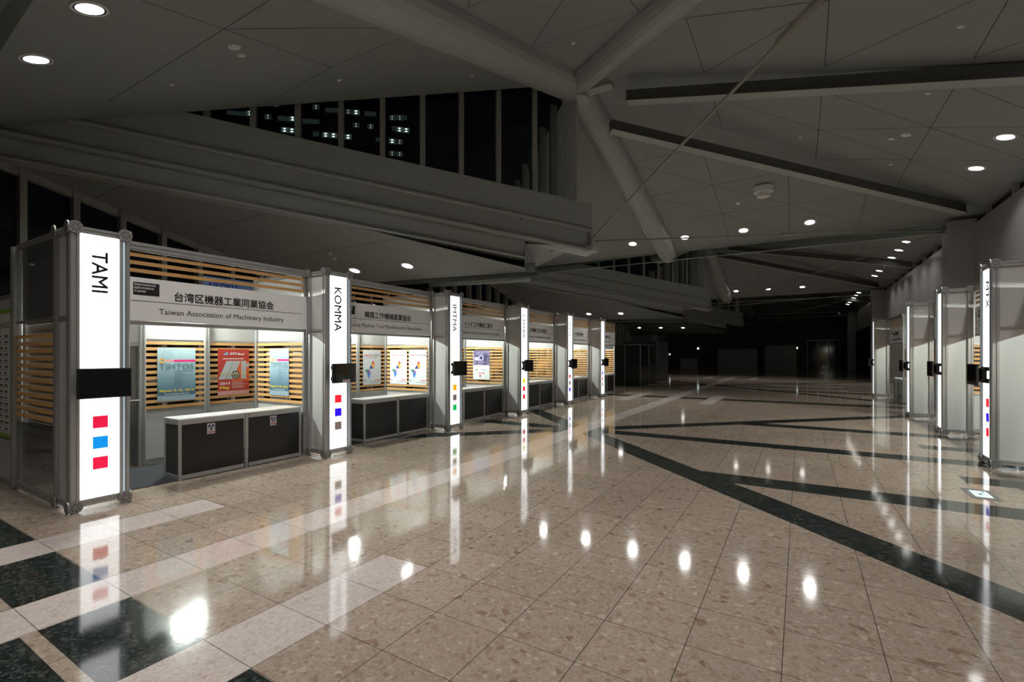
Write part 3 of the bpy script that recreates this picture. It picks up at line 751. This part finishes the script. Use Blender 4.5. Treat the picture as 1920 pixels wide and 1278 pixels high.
LW = ['TAMI', 'KOMMA', 'IMTMA', 'CMTBA', 'AMTIL', 'UCIMU']
LC_ = [(LREDC, LBLUC, LREDC), (LRED, LBLU, LGRY), (LORG, LGRY, LGRN), (LYEL, LRED, LRED), (LRED, LGRY, LBLU), (LBLU, LRED, LGRY)]
TL = ['nearest left sign tower, lit white face with crimson, sky-blue and crimson squares',
      'second left sign tower, lit white face with red, blue and grey squares',
      'third left sign tower, lit white face with orange, grey and green squares',
      'fourth left sign tower, lit white face with yellow and two red squares',
      'fifth left sign tower, lit white face with red, grey and blue squares',
      'sixth and farthest left sign tower, lit face with blue, red and grey squares']
SG = [('台湾区機器工業同業協会', 'Taiwan Association of Machinery Industry'), ('韓国工作機械産業協会', "Korea Machine Tool Manufacturers' Association"),
      ('インド工作機械工業会', "Indian Machine Tool Manufacturers' Association"), ('中国工作機械工具工業協会', 'China Machine Tool & Tool Builders Association'),
      ('オーストラリア製造技術協会', 'Australian Manufacturing Technology Institute'), ('イタリア工作機械工業会', 'Italian Machine Tool Association')]
OO = ['first', 'second', 'third', 'fourth', 'fifth', 'sixth']
UY = [1.75+2.97*i for i in range(6)]
UX = [-6.15-.022*i for i in range(6)]
for i in range(6):
    L = (UX[i], UY[i], 0)
    make_tower(L, 0, TL[i], LW[i], LC_[i])
    make_monitor(L, 0, 'black flat monitor on the front of the %s left sign tower%s' % (OO[i], ', with a grey sticker' if i == 1 else ''), i == 1)
    make_booth(L, 0, 'booth with maple slats, %s from the camera in the left row' % OO[i], i, last=(i == 5), first=(i == 0))
    make_sign(L, 0, 'white header board with Japanese and English lettering over the %s left booth' % OO[i], *SG[i])
    make_counter(L, 0, 'black-fronted white-topped counter in the %s left booth' % OO[i] + (', with two emblem stickers' if i == 0 else ''), i == 0)
    make_lamp(L, 0, 'fluorescent lamp high on the back wall of the %s left booth' % OO[i])
RY = [9.62, 12.88, 15.85, 22.55]; RX = [2.27, 2.38, 2.34, 2.33]
RWORD = ['UCIMTX', 'MTA', 'AFM', 'VDW']
RSG = [('スペイン工作機械工業会', 'Association of Machine Tool Manufacturers'), ('英国製造技術協会', 'Manufacturing Technologies Association'), ('工作機械工業会', 'Machine Tool Association'), ('欧州工作機械工業会', 'European Association of the Machine Tool Industries')]
for i in range(4):
    L = (RX[i], RY[i], 0); pi = math.pi
    wd = ['nearest', 'second', 'third', 'farthest'][i]
    tw = make_tower(L, pi, ['nearest right sign tower, with red, blue and red squares on its lit face', 'second right sign tower, its wide pale side panel half in shade', 'third right sign tower, narrow pale side panel, before the wall column', 'farthest right sign tower, beyond the wall column'][i],
        'MTX' if i == 0 else '', (LRED, LBLU, LRED) if i == 0 else (), glow_y=.057)
    make_monitor(L, pi, 'black monitor seen edge-on beside the %s right sign tower' % wd)
    make_booth(L, pi, 'booth with maple slats against the right wall, near side of the %s right tower' % wd, 6+i, right=True)
    make_sign(L, pi, 'white header board on the booth next to the %s right tower' % wd, *RSG[i], marks=(i == 1))
    make_counter(L, pi, 'black-fronted counter in the booth next to the %s right tower' % wd)
    make_lamp(L, pi, 'fluorescent lamp in the booth next to the %s right tower' % wd)

for z0, z1, lab in ((1.30, 1.70, 'upper blue poster behind the slats of the booth between the two nearest right towers'), (.84, 1.06, 'lower blue and white poster behind the slats between the two nearest right towers')):
    b = MB(); b.box(4.155, 4.16, 11.72, 12.25, z0, z1); tag(b.build('poster', mat('deep_blue_print', srgb(38,44,150), .4, noise=.35, nscale=9)), lab, 'poster')
# carpets of the first booths
for i in range(2):
    b = MB(); b.box(-1.72, -.50, .52, 2.93, .001, .008)
    o = b.build('carpet', CARPET); o.location = (UX[i], UY[i], 0); tag(o, 'dark blue-grey carpet on the floor of the %s left booth' % OO[i], 'carpet')

# ------------------------------------------------------------------ posters
def poster(M, w_, h, label, kind, par_rot=None):
    t = thing('poster', label, 'poster', matrix=M)
    def rect(name, x0, x1, y0, y1, m, z=.0015, parent=None):
        b = MB(); b.box(x0*w_, x1*w_, y0*h, y1*h, z-.001, z); return b.build(name, m, parent or t)
    def tx(s, size, m, x, y, name='lettering', width=None, align='LEFT', bold=0, shear=0):
        return text(s, size*h, m, name, t, Matrix.Translation((x*w_, y*h, .0028)), align, bold*h, width*w_ if width else None, 0, shear)
    if kind == 'blue':
        m = bpy.data.materials.get('poster_blue_grey')
        if not m:
            m = mat('poster_blue_grey', (.3,.4,.45,1), .35); nt = m.node_tree
            tc = nt.nodes.new('ShaderNodeTexCoord'); sp = nt.nodes.new('ShaderNodeSeparateXYZ'); rp = nt.nodes.new('ShaderNodeValToRGB'); rp.color_ramp.elements[0].color = srgb(70,110,130); rp.color_ramp.elements[1].color = srgb(180,208,214)
            rp.color_ramp.elements[0].position = .15; rp.color_ramp.elements[1].position = .9
            nt.links.new(tc.outputs['Generated'], sp.inputs[0]); nt.links.new(sp.outputs[1], rp.inputs[0]); nt.links.new(rp.outputs[0], nt.nodes['Principled BSDF'].inputs['Base Color'])
        rect('sheet', 0, 1, 0, 1, m, .001)
        rect('footer_band', 0, 1, 0, .10, flat('poster_footer', (150,172,184)))
        rect('title_bar', .42, 1, .735, .775, flat('magenta_print', (232,40,120))); rect('title_bar', .2, .6, .735, .775, flat('salmon_print', (240,160,150)), .0012)
        b = MB(); n = 20
        for r0, r1, cx, cy in ((.04,.075,.12,.755),):
            for q in range(n):
                a0, a1 = 2*math.pi*q/n, 2*math.pi*(q+1)/n
                b.poly([((cx)*w_+r*w_*math.cos(a), cy*h+r*w_*math.sin(a), .0022) for r, a in ((r0,a0),(r1,a0),(r1,a1),(r0,a1))])
        b.build('gold_gear', flat('gold_print', (228,168,60)), t, fix=False)
        b = MB()
        for r0, r1, cx, cy in ((.07,.085,.24,.86),(.13,.14,.24,.86),(.18,.187,.42,.86)):
            for q in range(n):
                a0, a1 = 2*math.pi*q/n, 2*math.pi*(q+1)/n
                b.poly([((cx)*w_+r*w_*math.cos(a), cy*h+r*w_*math.sin(a), .0013) for r, a in ((r0,a0),(r1,a0),(r1,a1),(r0,a1))])
        b.build('pale_gears', flat('pale_gear_print', (150,176,186)), t, fix=False)
        tx('TIMTOS', .15, flat('timtos_grey', (104,130,142)), .05, .60, width=.9, bold=.002)
        tx('March 5-10, 2013', .062, flat('yellow_print', (240,206,40)), .05, .17, width=.9, bold=.0015, name='date_lettering')
        tx('www.timtos.com.tw', .032, flat('print_white', (225,225,225)), .17, .118, width=.66, bold=.001, name='address_lettering')
        for q in range(11):
            rect('text_line', .44, .44+[.48,.2,.28,.42,.16,.33,.24,.18,.26,.2,.17][q], .555-.026*q, .562-.026*q, flat('poster_text', (86,112,124)))
        return t
    if kind == 'red':
        rect('sheet', 0, 1, 0, 1, flat('poster_red', (168,48,36)), .001)
        rect('orange_field', .45, 1, .3, .72, flat('poster_orange', (206,96,40)), .0013)
        b = MB(); sv = flat('silver_print', (176,182,186))
        for x0 in (.02, .25):
            b.poly([((x0-.0)*w_, .34*h, .0016), ((x0+.22)*w_, .34*h, .0016), ((x0+.47)*w_, .74*h, .0016), ((x0+.25)*w_, .74*h, .0016)])
        b.poly([(.74*w_,.34*h,.0016),(.90*w_,.34*h,.0016),(.90*w_,.74*h,.0016),(.74*w_,.74*h,.0016)])
        b.poly([(.90*w_,.60*h,.0017),(1.0*w_,.60*h,.0017),(1.0*w_,.68*h,.0017),(.90*w_,.68*h,.0017)])
        b.build('silver_letters', sv, t, fix=False)
        b = MB(); n = 24
        for r, z, mi in ((.135,.0020,0),(.10,.0022,1),(.07,.0024,0),(.03,.0026,1)):
            b.mi = mi; b.poly([(.56*w_+r*w_*math.cos(2*math.pi*i/n), .43*h+r*w_*math.sin(2*math.pi*i/n), z) for i in range(n)])
        b.build('wheel', [flat('tyre_print', (48,48,48)), sv], t, fix=False)
        tx('MTduo', .075, flat('print_white', (225,225,225)), .38, .87, width=.46, bold=.002)
        b = MB(); b.poly([(.16*w_,.87*h,.002),(.32*w_,.87*h,.002),(.32*w_,.925*h,.002),(.24*w_,.925*h,.002)]); b.build('logo_mark', flat('logo_cyan', (120,170,200)), t, fix=False)
        rect('caption_band', .16, .82, .775, .80, flat('caption_pale', (226,190,182)))
        tx('We serve industries of future', .032, flat('yellow_green', (216,206,60)), .05, .45, width=.88, name='slogan_lettering', bold=.001)
        tx('2014', .085, flat('print_white', (225,225,225)), .06, .22, width=.32, bold=.002, name='date_lettering')
        tx('May', .085, flat('lemon_print', (232,226,80)), .06, .13, width=.3, bold=.002, name='date_lettering')
        for q in range(8): rect('text_line', .44, .44+[.36,.3,.4,.5,.32,.44,.38,.42][q], .275-.02*q, .282-.02*q, flat('caption_pale', (226,190,182)))
        rect('footer_band', 0, 1, 0, .085, flat('poster_pink', (206,150,146)))
        return t
    if kind == 'simtos':
        rect('sheet', 0, 1, 0, 1, flat('poster_white', (224,228,230)), .001)
        tx('SIMTOS', .068, flat('simtos_red', (222,60,60)), .06, .83, width=.5, bold=.0012)
        tx('2014', .068, flat('simtos_grey', (96,98,104)), .60, .83, width=.34, bold=.0012, name='year_lettering')
        rect('text_line', .06, .75, .775, .782, flat('faint_text', (150,158,164)))
        tri = [((.55,.70),(.46,.60),(.65,.60),(226,70,70)), ((.46,.60),(.65,.60),(.56,.46),(240,176,50)), ((.46,.58),(.33,.46),(.55,.46),(66,56,130)), ((.65,.59),(.57,.46),(.62,.47),(236,120,60)),
               ((.10,.44),(.32,.44),(.20,.34),(40,150,100)), ((.33,.44),(.21,.34),(.42,.33),(140,80,160)), ((.21,.33),(.42,.33),(.30,.18),(40,130,220))]
        for q, (p0, p1, p2, c) in enumerate(tri):
            b = MB(); b.poly([(p[0]*w_, p[1]*h, .0018) for p in (p0, p1, p2)]); b.build('triangle', flat('tri_%d_%d_%d' % c, c), t, fix=False)
        rect('text_line', .66, .96, .115, .135, flat('simtos_red', (222,60,60))); rect('text_line', .42, .97, .065, .075, flat('simtos_grey', (96,98,104)))
        rect('icon', .08, .12, .09, .14, flat('simtos_grey', (96,98,104)))
        return t
    if kind == 'eye':
        rect('sheet', 0, 1, 0, 1, flat('poster_white', (224,228,230)), .001)
        m = mat('eye_photo_print', (.2,.2,.35,1), .35, noise=.0)
        nt = m.node_tree
        if len(nt.nodes) < 4:
            tc = nt.nodes.new('ShaderNodeTexCoord'); n = nt.nodes.new('ShaderNodeTexNoise'); rp = nt.nodes.new('ShaderNodeValToRGB'); n.inputs['Scale'].default_value = 6
            rp.color_ramp.elements[0].color = srgb(66,62,96); rp.color_ramp.elements[1].color = srgb(160,150,180); rp.color_ramp.elements[0].position = .35; rp.color_ramp.elements[1].position = .75
            nt.links.new(tc.outputs['Object'], n.inputs['Vector']); nt.links.new(n.outputs['Fac'], rp.inputs[0]); nt.links.new(rp.outputs[0], nt.nodes['Principled BSDF'].inputs['Base Color'])
        rect('photo_print', .02, 1, .50, 1, m, .0014)
        b = MB(); n = 24
        for (cx, cy, rx, ry, z, mi) in ((.30,.72,.24,.06,.0018,0), (.50,.75,.17,.11,.0019,1), (.50,.75,.145,.092,.0021,0), (.50,.75,.10,.065,.0023,1), (.50,.75,.06,.04,.0025,2)):
            b.mi = mi; b.poly([(cx*w_+rx*w_*math.cos(2*math.pi*i/n), cy*h+ry*h*math.sin(2*math.pi*i/n), z) for i in range(n)])
        b.build('eye_print', [flat('eye_white', (196,200,222)), flat('eye_blue', (84,84,130)), flat('eye_dark', (30,34,50))], t, fix=False)
        rect('text_line', .28, .72, .462, .47, flat('simtos_grey', (96,98,104)))
        b = MB(); b.poly([(.14*w_,.33*h,.002),(.28*w_,.35*h,.002),(.34*w_,.40*h,.002),(.24*w_,.29*h,.002)]); b.build('bird_mark', flat('bird_green', (90,130,50)), t, fix=False)
        rect('text_line', .56, .62, .32, .35, flat('simtos_grey', (96,98,104))); rect('text_line', .64, .78, .32, .34, flat('faint_text', (150,158,164)))
        rect('red_bar', .3, .72, .205, .235, flat('rose_print', (224,120,120))); rect('blue_mark', .38, .48, .09, .16, flat('mark_rose', (190,90,110)))
        rect('text_line', .30, .85, .275, .281, flat('faint_text', (150,158,164)))
        return t
def PB(i, ly, lz, dx=.022):   # on the back wall of left booth i
    return frame((UX[i]-1.77+dx, UY[i]+ly, lz), (0,1,0), (0,0,1))
def PD(i, lx, lz):            # on the far side wall of left booth i, facing the camera
    return frame((UX[i]+lx, UY[i]+2.97-.045, lz), (1,0,0), (0,0,1))
poster(PB(0,1.46,.90), .505, .775, 'blue-grey poster with yellow date, on the back wall of the first booth', 'blue')
poster(PB(0,2.29,.93), .50, .735, 'red poster with silver letters and a wheel, middle of the first booth', 'red')
poster(PD(0,-1.38,.91), .52, .765, 'blue-grey poster with yellow date, on the side wall of the first booth', 'blue')
poster(PB(1,2.27,.93), .50, .74, 'white poster with coloured triangles, on the back wall of the second booth', 'simtos')
poster(PD(1,-1.62,.93), .50, .74, 'white poster with coloured triangles, left one on the second booth side wall', 'simtos')
poster(PD(1,-1.06,.93), .50, .74, 'white poster with coloured triangles, right one on the second booth side wall', 'simtos')
poster(PD(2,-1.48,.90), .54, .78, 'poster with a photograph of an eye, on the third booth side wall', 'eye')

# ------------------------------------------------------------------ far left panel with a layout poster, banner behind the booths
t = thing('partition_panel', 'white partition panel at the far left edge behind the first tower', 'panel', (-10.6, 1.78, 0))
b = MB(); b.box(0, 2.62, 0, .02, .06, 2.26); b.build('panel_sheet', WHITE, t)
rail((0, .01, 2.28), (2.62, .01, 2.28), t, .05, .04); rail((0, .01, .03), (2.62, .01, .03), t, .05, .04)
M = frame((-9.35, 1.765, .57), (1,0,0), (0,0,1))
t = thing('poster', 'tall floor layout poster with a green border at the left edge', 'poster', matrix=M)
b = MB(); b.box(0, 1.30, 0, 1.56, -.008, .0); b.build('sheet', flat('layout_paper', (200,200,190)), t)
b = MB()
for q in ((0,1.30,0,.05), (0,1.30,1.51,1.56), (0,.03,.05,1.51), (1.27,1.30,.05,1.51)): b.box(q[0], q[1], q[2], q[3], -.006, .0015)
b.build('green_border', flat('olive_green', (128,160,50)), t)
text('Layout', .16, flat('olive_text', (120,130,80)), 'lettering', t, Matrix.Translation((.62,1.33,.001)), width=.6)
b = MB()
for q in range(16):
    y = 1.2-.075*q
    b.box(.08, 1.22, y, y+.004, -.001, .001); 
    for j in range(5): b.box(.12+.23*j, .12+.23*j+random.uniform(.08,.18), y+.02, y+.045, -.001, .001)
b.build('booth_list', flat('list_print', (96,96,92)), t)
t = thing('banner', 'pale blue banner seen through the slats above the first header board', 'banner', (-10.0, 4.85, 0))
b = MB(); b.box(-.01, 0, 0, 1.0, 2.1, 3.12); b.build('cloth', flat('banner_blue', (120,150,205)), t)
text('AIKOKU', .19, flat('banner_navy', (40,50,140)), 'lettering', t, FRONT(.003, .07, 2.88), width=.57, bold=.003)
b = MB(); b.cyl((-.03,0,0), (-.03,0,3.12), .015, 8); b.cyl((-.03,1.0,0), (-.03,1.0,3.12), .015, 8); b.build('banner_stand', ALUD, t)

# ------------------------------------------------------------------ floor sign
t = thing('floor_exit_sign', 'small lit emergency exit sign set into the floor at the right', 'exit sign', (1.74, 7.34, 0))
b = MB(); b.box(-.125, .125, -.235, .235, .0005, .003); b.build('metal_plate', ALUD, t)
b = MB(); b.box(-.07, .075, -.14, .14, .003, .0045); b.build('lit_panel', mat('floor_sign_glow', (.6,.7,.68,1), .3, emit=(.6,.9,.82,1), strength=.85), t)
b = MB()
b.poly([(-.02,-.05,.0048),(.012,-.05,.0048),(.012,.03,.0048),(-.02,.03,.0048)]); b.poly([(.012,-.03,.0048),(.045,-.07,.0048),(.05,-.05,.0048),(.018,-.005,.0048)])
b.poly([(-.055,.04,.0048),(-.02,.0,.0048),(-.01,.02,.0048),(-.045,.06,.0048)]); b.poly([(.02,.05,.0048),(.05,.05,.0048),(.05,.10,.0048),(.02,.10,.0048)])
b.build('running_figure', flat('sign_green', (30,120,80)), t, fix=False)

# ------------------------------------------------------------------ far end of the hall
t = thing('dark_kiosk', 'unlit black glazed kiosk standing beyond the last left booth', 'kiosk', (-8.4, 23.7, 0))
b = MB(); b.box(0, 1.55, 0, 3.3, 0, 1.0); b.build('base', BLACKP, t)
b = MB(); b.box(.02, 1.53, .02, 3.28, 1.0, 2.05); b.build('glazing', mat('dark_glazing', (.02,.022,.024,1), .08), t)
for (x, y) in ((0,0),(.75,0),(1.55,0),(1.55,1.6),(1.55,3.3)): post(x, y, 0, 2.08, t, m=ALUD, s=.5)
b = MB(); b.box(-.03, 1.58, -.03, 3.33, 2.05, 2.09); b.build('roof_frame', ALUD, t)
b = MB(); b.box(-9.0, -7.1, 27.6, 30.6, 0, 2.3); tag(b.build('dark_cabinet', mat('dark_cabinet_paint', (.02,.02,.02,1), .4)), 'dark cabinet behind the unlit kiosk', 'cabinet')
def crate(x, y, w_, h, lab, m, name='storage_board'):
    t = thing(name, lab, 'board', (x, y, 0)); b = MB(); b.box(0, w_, 0, .4, 0, h, .02); b.build('body', m, t)
    b = MB(); b.box(.0, w_, -.02, 0, h-.1, h-.04); b.build('edge_strip', ALUD, t); return t
PG = mat('dim_grey_board', (.30,.29,.28,1), .5)
crate(-6.9, 50.2, 3.4, 2.1, 'grey folded partition stack near the far end wall, left of centre', PG)
crate(-2.9, 51.2, 2.6, 2.4, 'grey flat panel standing at the far end, right of the partition stack', PG)
crate(-10.2, 49.0, 1.6, 1.2, 'low grey box at the far end near the dark cabinet', PG)
for i in range(5):
    dr = bpy.data.objects.new('door_%d' % (i+1), None); COL.objects.link(dr); struct(dr); dr.location = (.6+1.5*i*.62, YE+5.6, 0)
    b = MB(); b.box(0, .06, 0, .08, 0, 3.0); b.box(.9, .96, 0, .08, 0, 3.0); b.box(0, .96, 0, .08, 2.95, 3.05); b.build('door_frame', mat('door_steel', (.3,.3,.3,1), .3, .6), dr)
    b = MB(); b.box(.06, .9, .03, .045, 0, 2.95); b.build('door_pane', mat('dark_glazing'), dr)
def beacon(x, y, z, s, lab, col=(1,1,1,1), st=3.0, name='indicator_lamp', cat='lamp'):
    t = thing(name, lab, cat, (x, y, z)); b = MB(); b.box(-s/2, s/2, 0, .04, -s*.6, s*.6); b.build('lens', mat(name+'_glow', (.8,.8,.8,1), .4, emit=col, strength=st), t)
    b = MB(); b.box(-s*.6, s*.6, .04, .08, -s*.7, s*.7); b.build('casing', BLACKPL, t)
YB = 58.55
def on_end_wall(px, py):
    u, v = (px-960)/893, (664-py)/893
    sn, cs = math.sin(R(YAW)), math.cos(R(YAW)); q = YB/(cs+sn*u); return ((-sn+cs*u)*q, YB-.05, CAM_H+v*q)
beacon(*on_end_wall(1494,652), .17, 'small lit exit sign on the end wall, right of centre', name='exit_sign', cat='exit sign', col=(.85,1,.92,1), st=2.5)
beacon(*on_end_wall(1309,653), .17, 'small lit exit sign on the end wall, left of centre', name='exit_sign', cat='exit sign')
beacon(*on_end_wall(1256,664), .12, 'tiny white indicator lamp on the end wall beside the dark cabinet', st=2.5)
for i, (px, py) in enumerate(((1469,685),(1480,685),(1531,673),(1534,677),(1538,684))):
    beacon(*on_end_wall(px, py), .09, '%s tiny light from the left, low on the end wall' % OR[i], st=1.2)
for i in range(3):
    downlight(-12.4+1.87*i, 51.2, 4.3, '%s faint downlight from the left, beyond the last low ceiling' % OR[i], 'faintest far downlights', LIGHTF)

# ------------------------------------------------------------------ office building seen at night through the clerestory glass
s_, c_ = math.sin(R(YAW)), math.cos(R(YAW))
DD = 110.0
def camw(px, Z): X = (px-960)/893*Z; return Vector((-s_*Z+c_*X, c_*Z+s_*X, 0))
A = camw(330, 108.0); B = camw(778, 112.5); dirx = (B-A).normalized(); wid = (B-A).length
t = thing('office_building', 'dark office tower at night beyond the clerestory, a few windows lit', 'building', matrix=frame(A, dirx, (0,0,1)))
H = 1.58+(664-186)/893*110
b = MB(); b.box(0, wid, 0, H, -12, 0); b.build('facade', mat('night_facade', (.05,.05,.055,1), .5), t)
fh = 23.6/893*110; bw = wid/34
strip = MB()
for f in range(18): strip.box(.6, wid-.6, H-3.2-fh*f, H-3.2-fh*f+.12, 0, .06)
strip.build('ledges', mat('night_ledge', (.12,.12,.13,1), .6), t)
WD = mat('dim_office_window', (.1,.1,.1,1), .3, emit=(.55,.75,.75,1), strength=.022)
WM = mat('lit_office_window', (.1,.1,.1,1), .3, emit=(.5,.8,.75,1), strength=.07)
WL = mat('office_lamp', (.8,.8,.8,1), .3, emit=(.85,1,.97,1), strength=2.4)
# zoomed photo positions (x in 0..1920 over 420 px, y over 140 px)
def wp(zx, zy):
    px, py = 380+zx/4.571, 180+zy/4.571
    fr = (px-330)/(778-330); Z = 108+4.5*fr
    return fr*wid, 1.58+(664-py)/893*Z
lits = [(545,62,2,1),(610,70,1,0),(540,178,1,0),(750,195,2,1),(682,290,1,1),(745,296,1,1),(952,95,1,0),(1035,333,2,1),(1103,338,2,1),(1230,350,1,1),(1300,140,2,2),(1300,250,1,0),(1427,262,1,0),
        (1617,187,1,0),(1685,187,1,0),(1682,288,1,1),(1742,294,2,2),(1617,387,2,1),(1683,393,1,0),(1617,492,1,0),(1683,497,1,0),(390,148,1,1),(1232,135,1,0)]
dims = [(222,140),(275,145),(330,150),(375,152),(860,215),(905,218),(955,220),(1060,120),(1115,122),(1400,150),(1450,155),(1650,180),(1720,185),(1640,280),(1500,375),(1130,340),(950,325),(650,190),(690,195)]
for zx, zy in dims:
    u, v = wp(zx, zy); b = MB(); b.box(u-.7, u+.7, v-.55, v+.55, .0, .05); b.build('window', WD, t)
for zx, zy, n, q in lits:
    u, v = wp(zx, zy); b = MB(); b.box(u-.75, u+.75, v-.6, v+.6, .0, .07); wo = b.build('window', WM if q else WD, t)
    b = MB(); r = .13 if q == 0 else .24
    for dv in (-.28, .28): b.box(u-r, u+r, v+dv-.12, v+dv+.12, .07, .09)
    b.build('ceiling_lamp', WL if q else mat('dim_office_lamp', (.5,.5,.5,1), .3, emit=(.9,1,.95,1), strength=.5), wo)
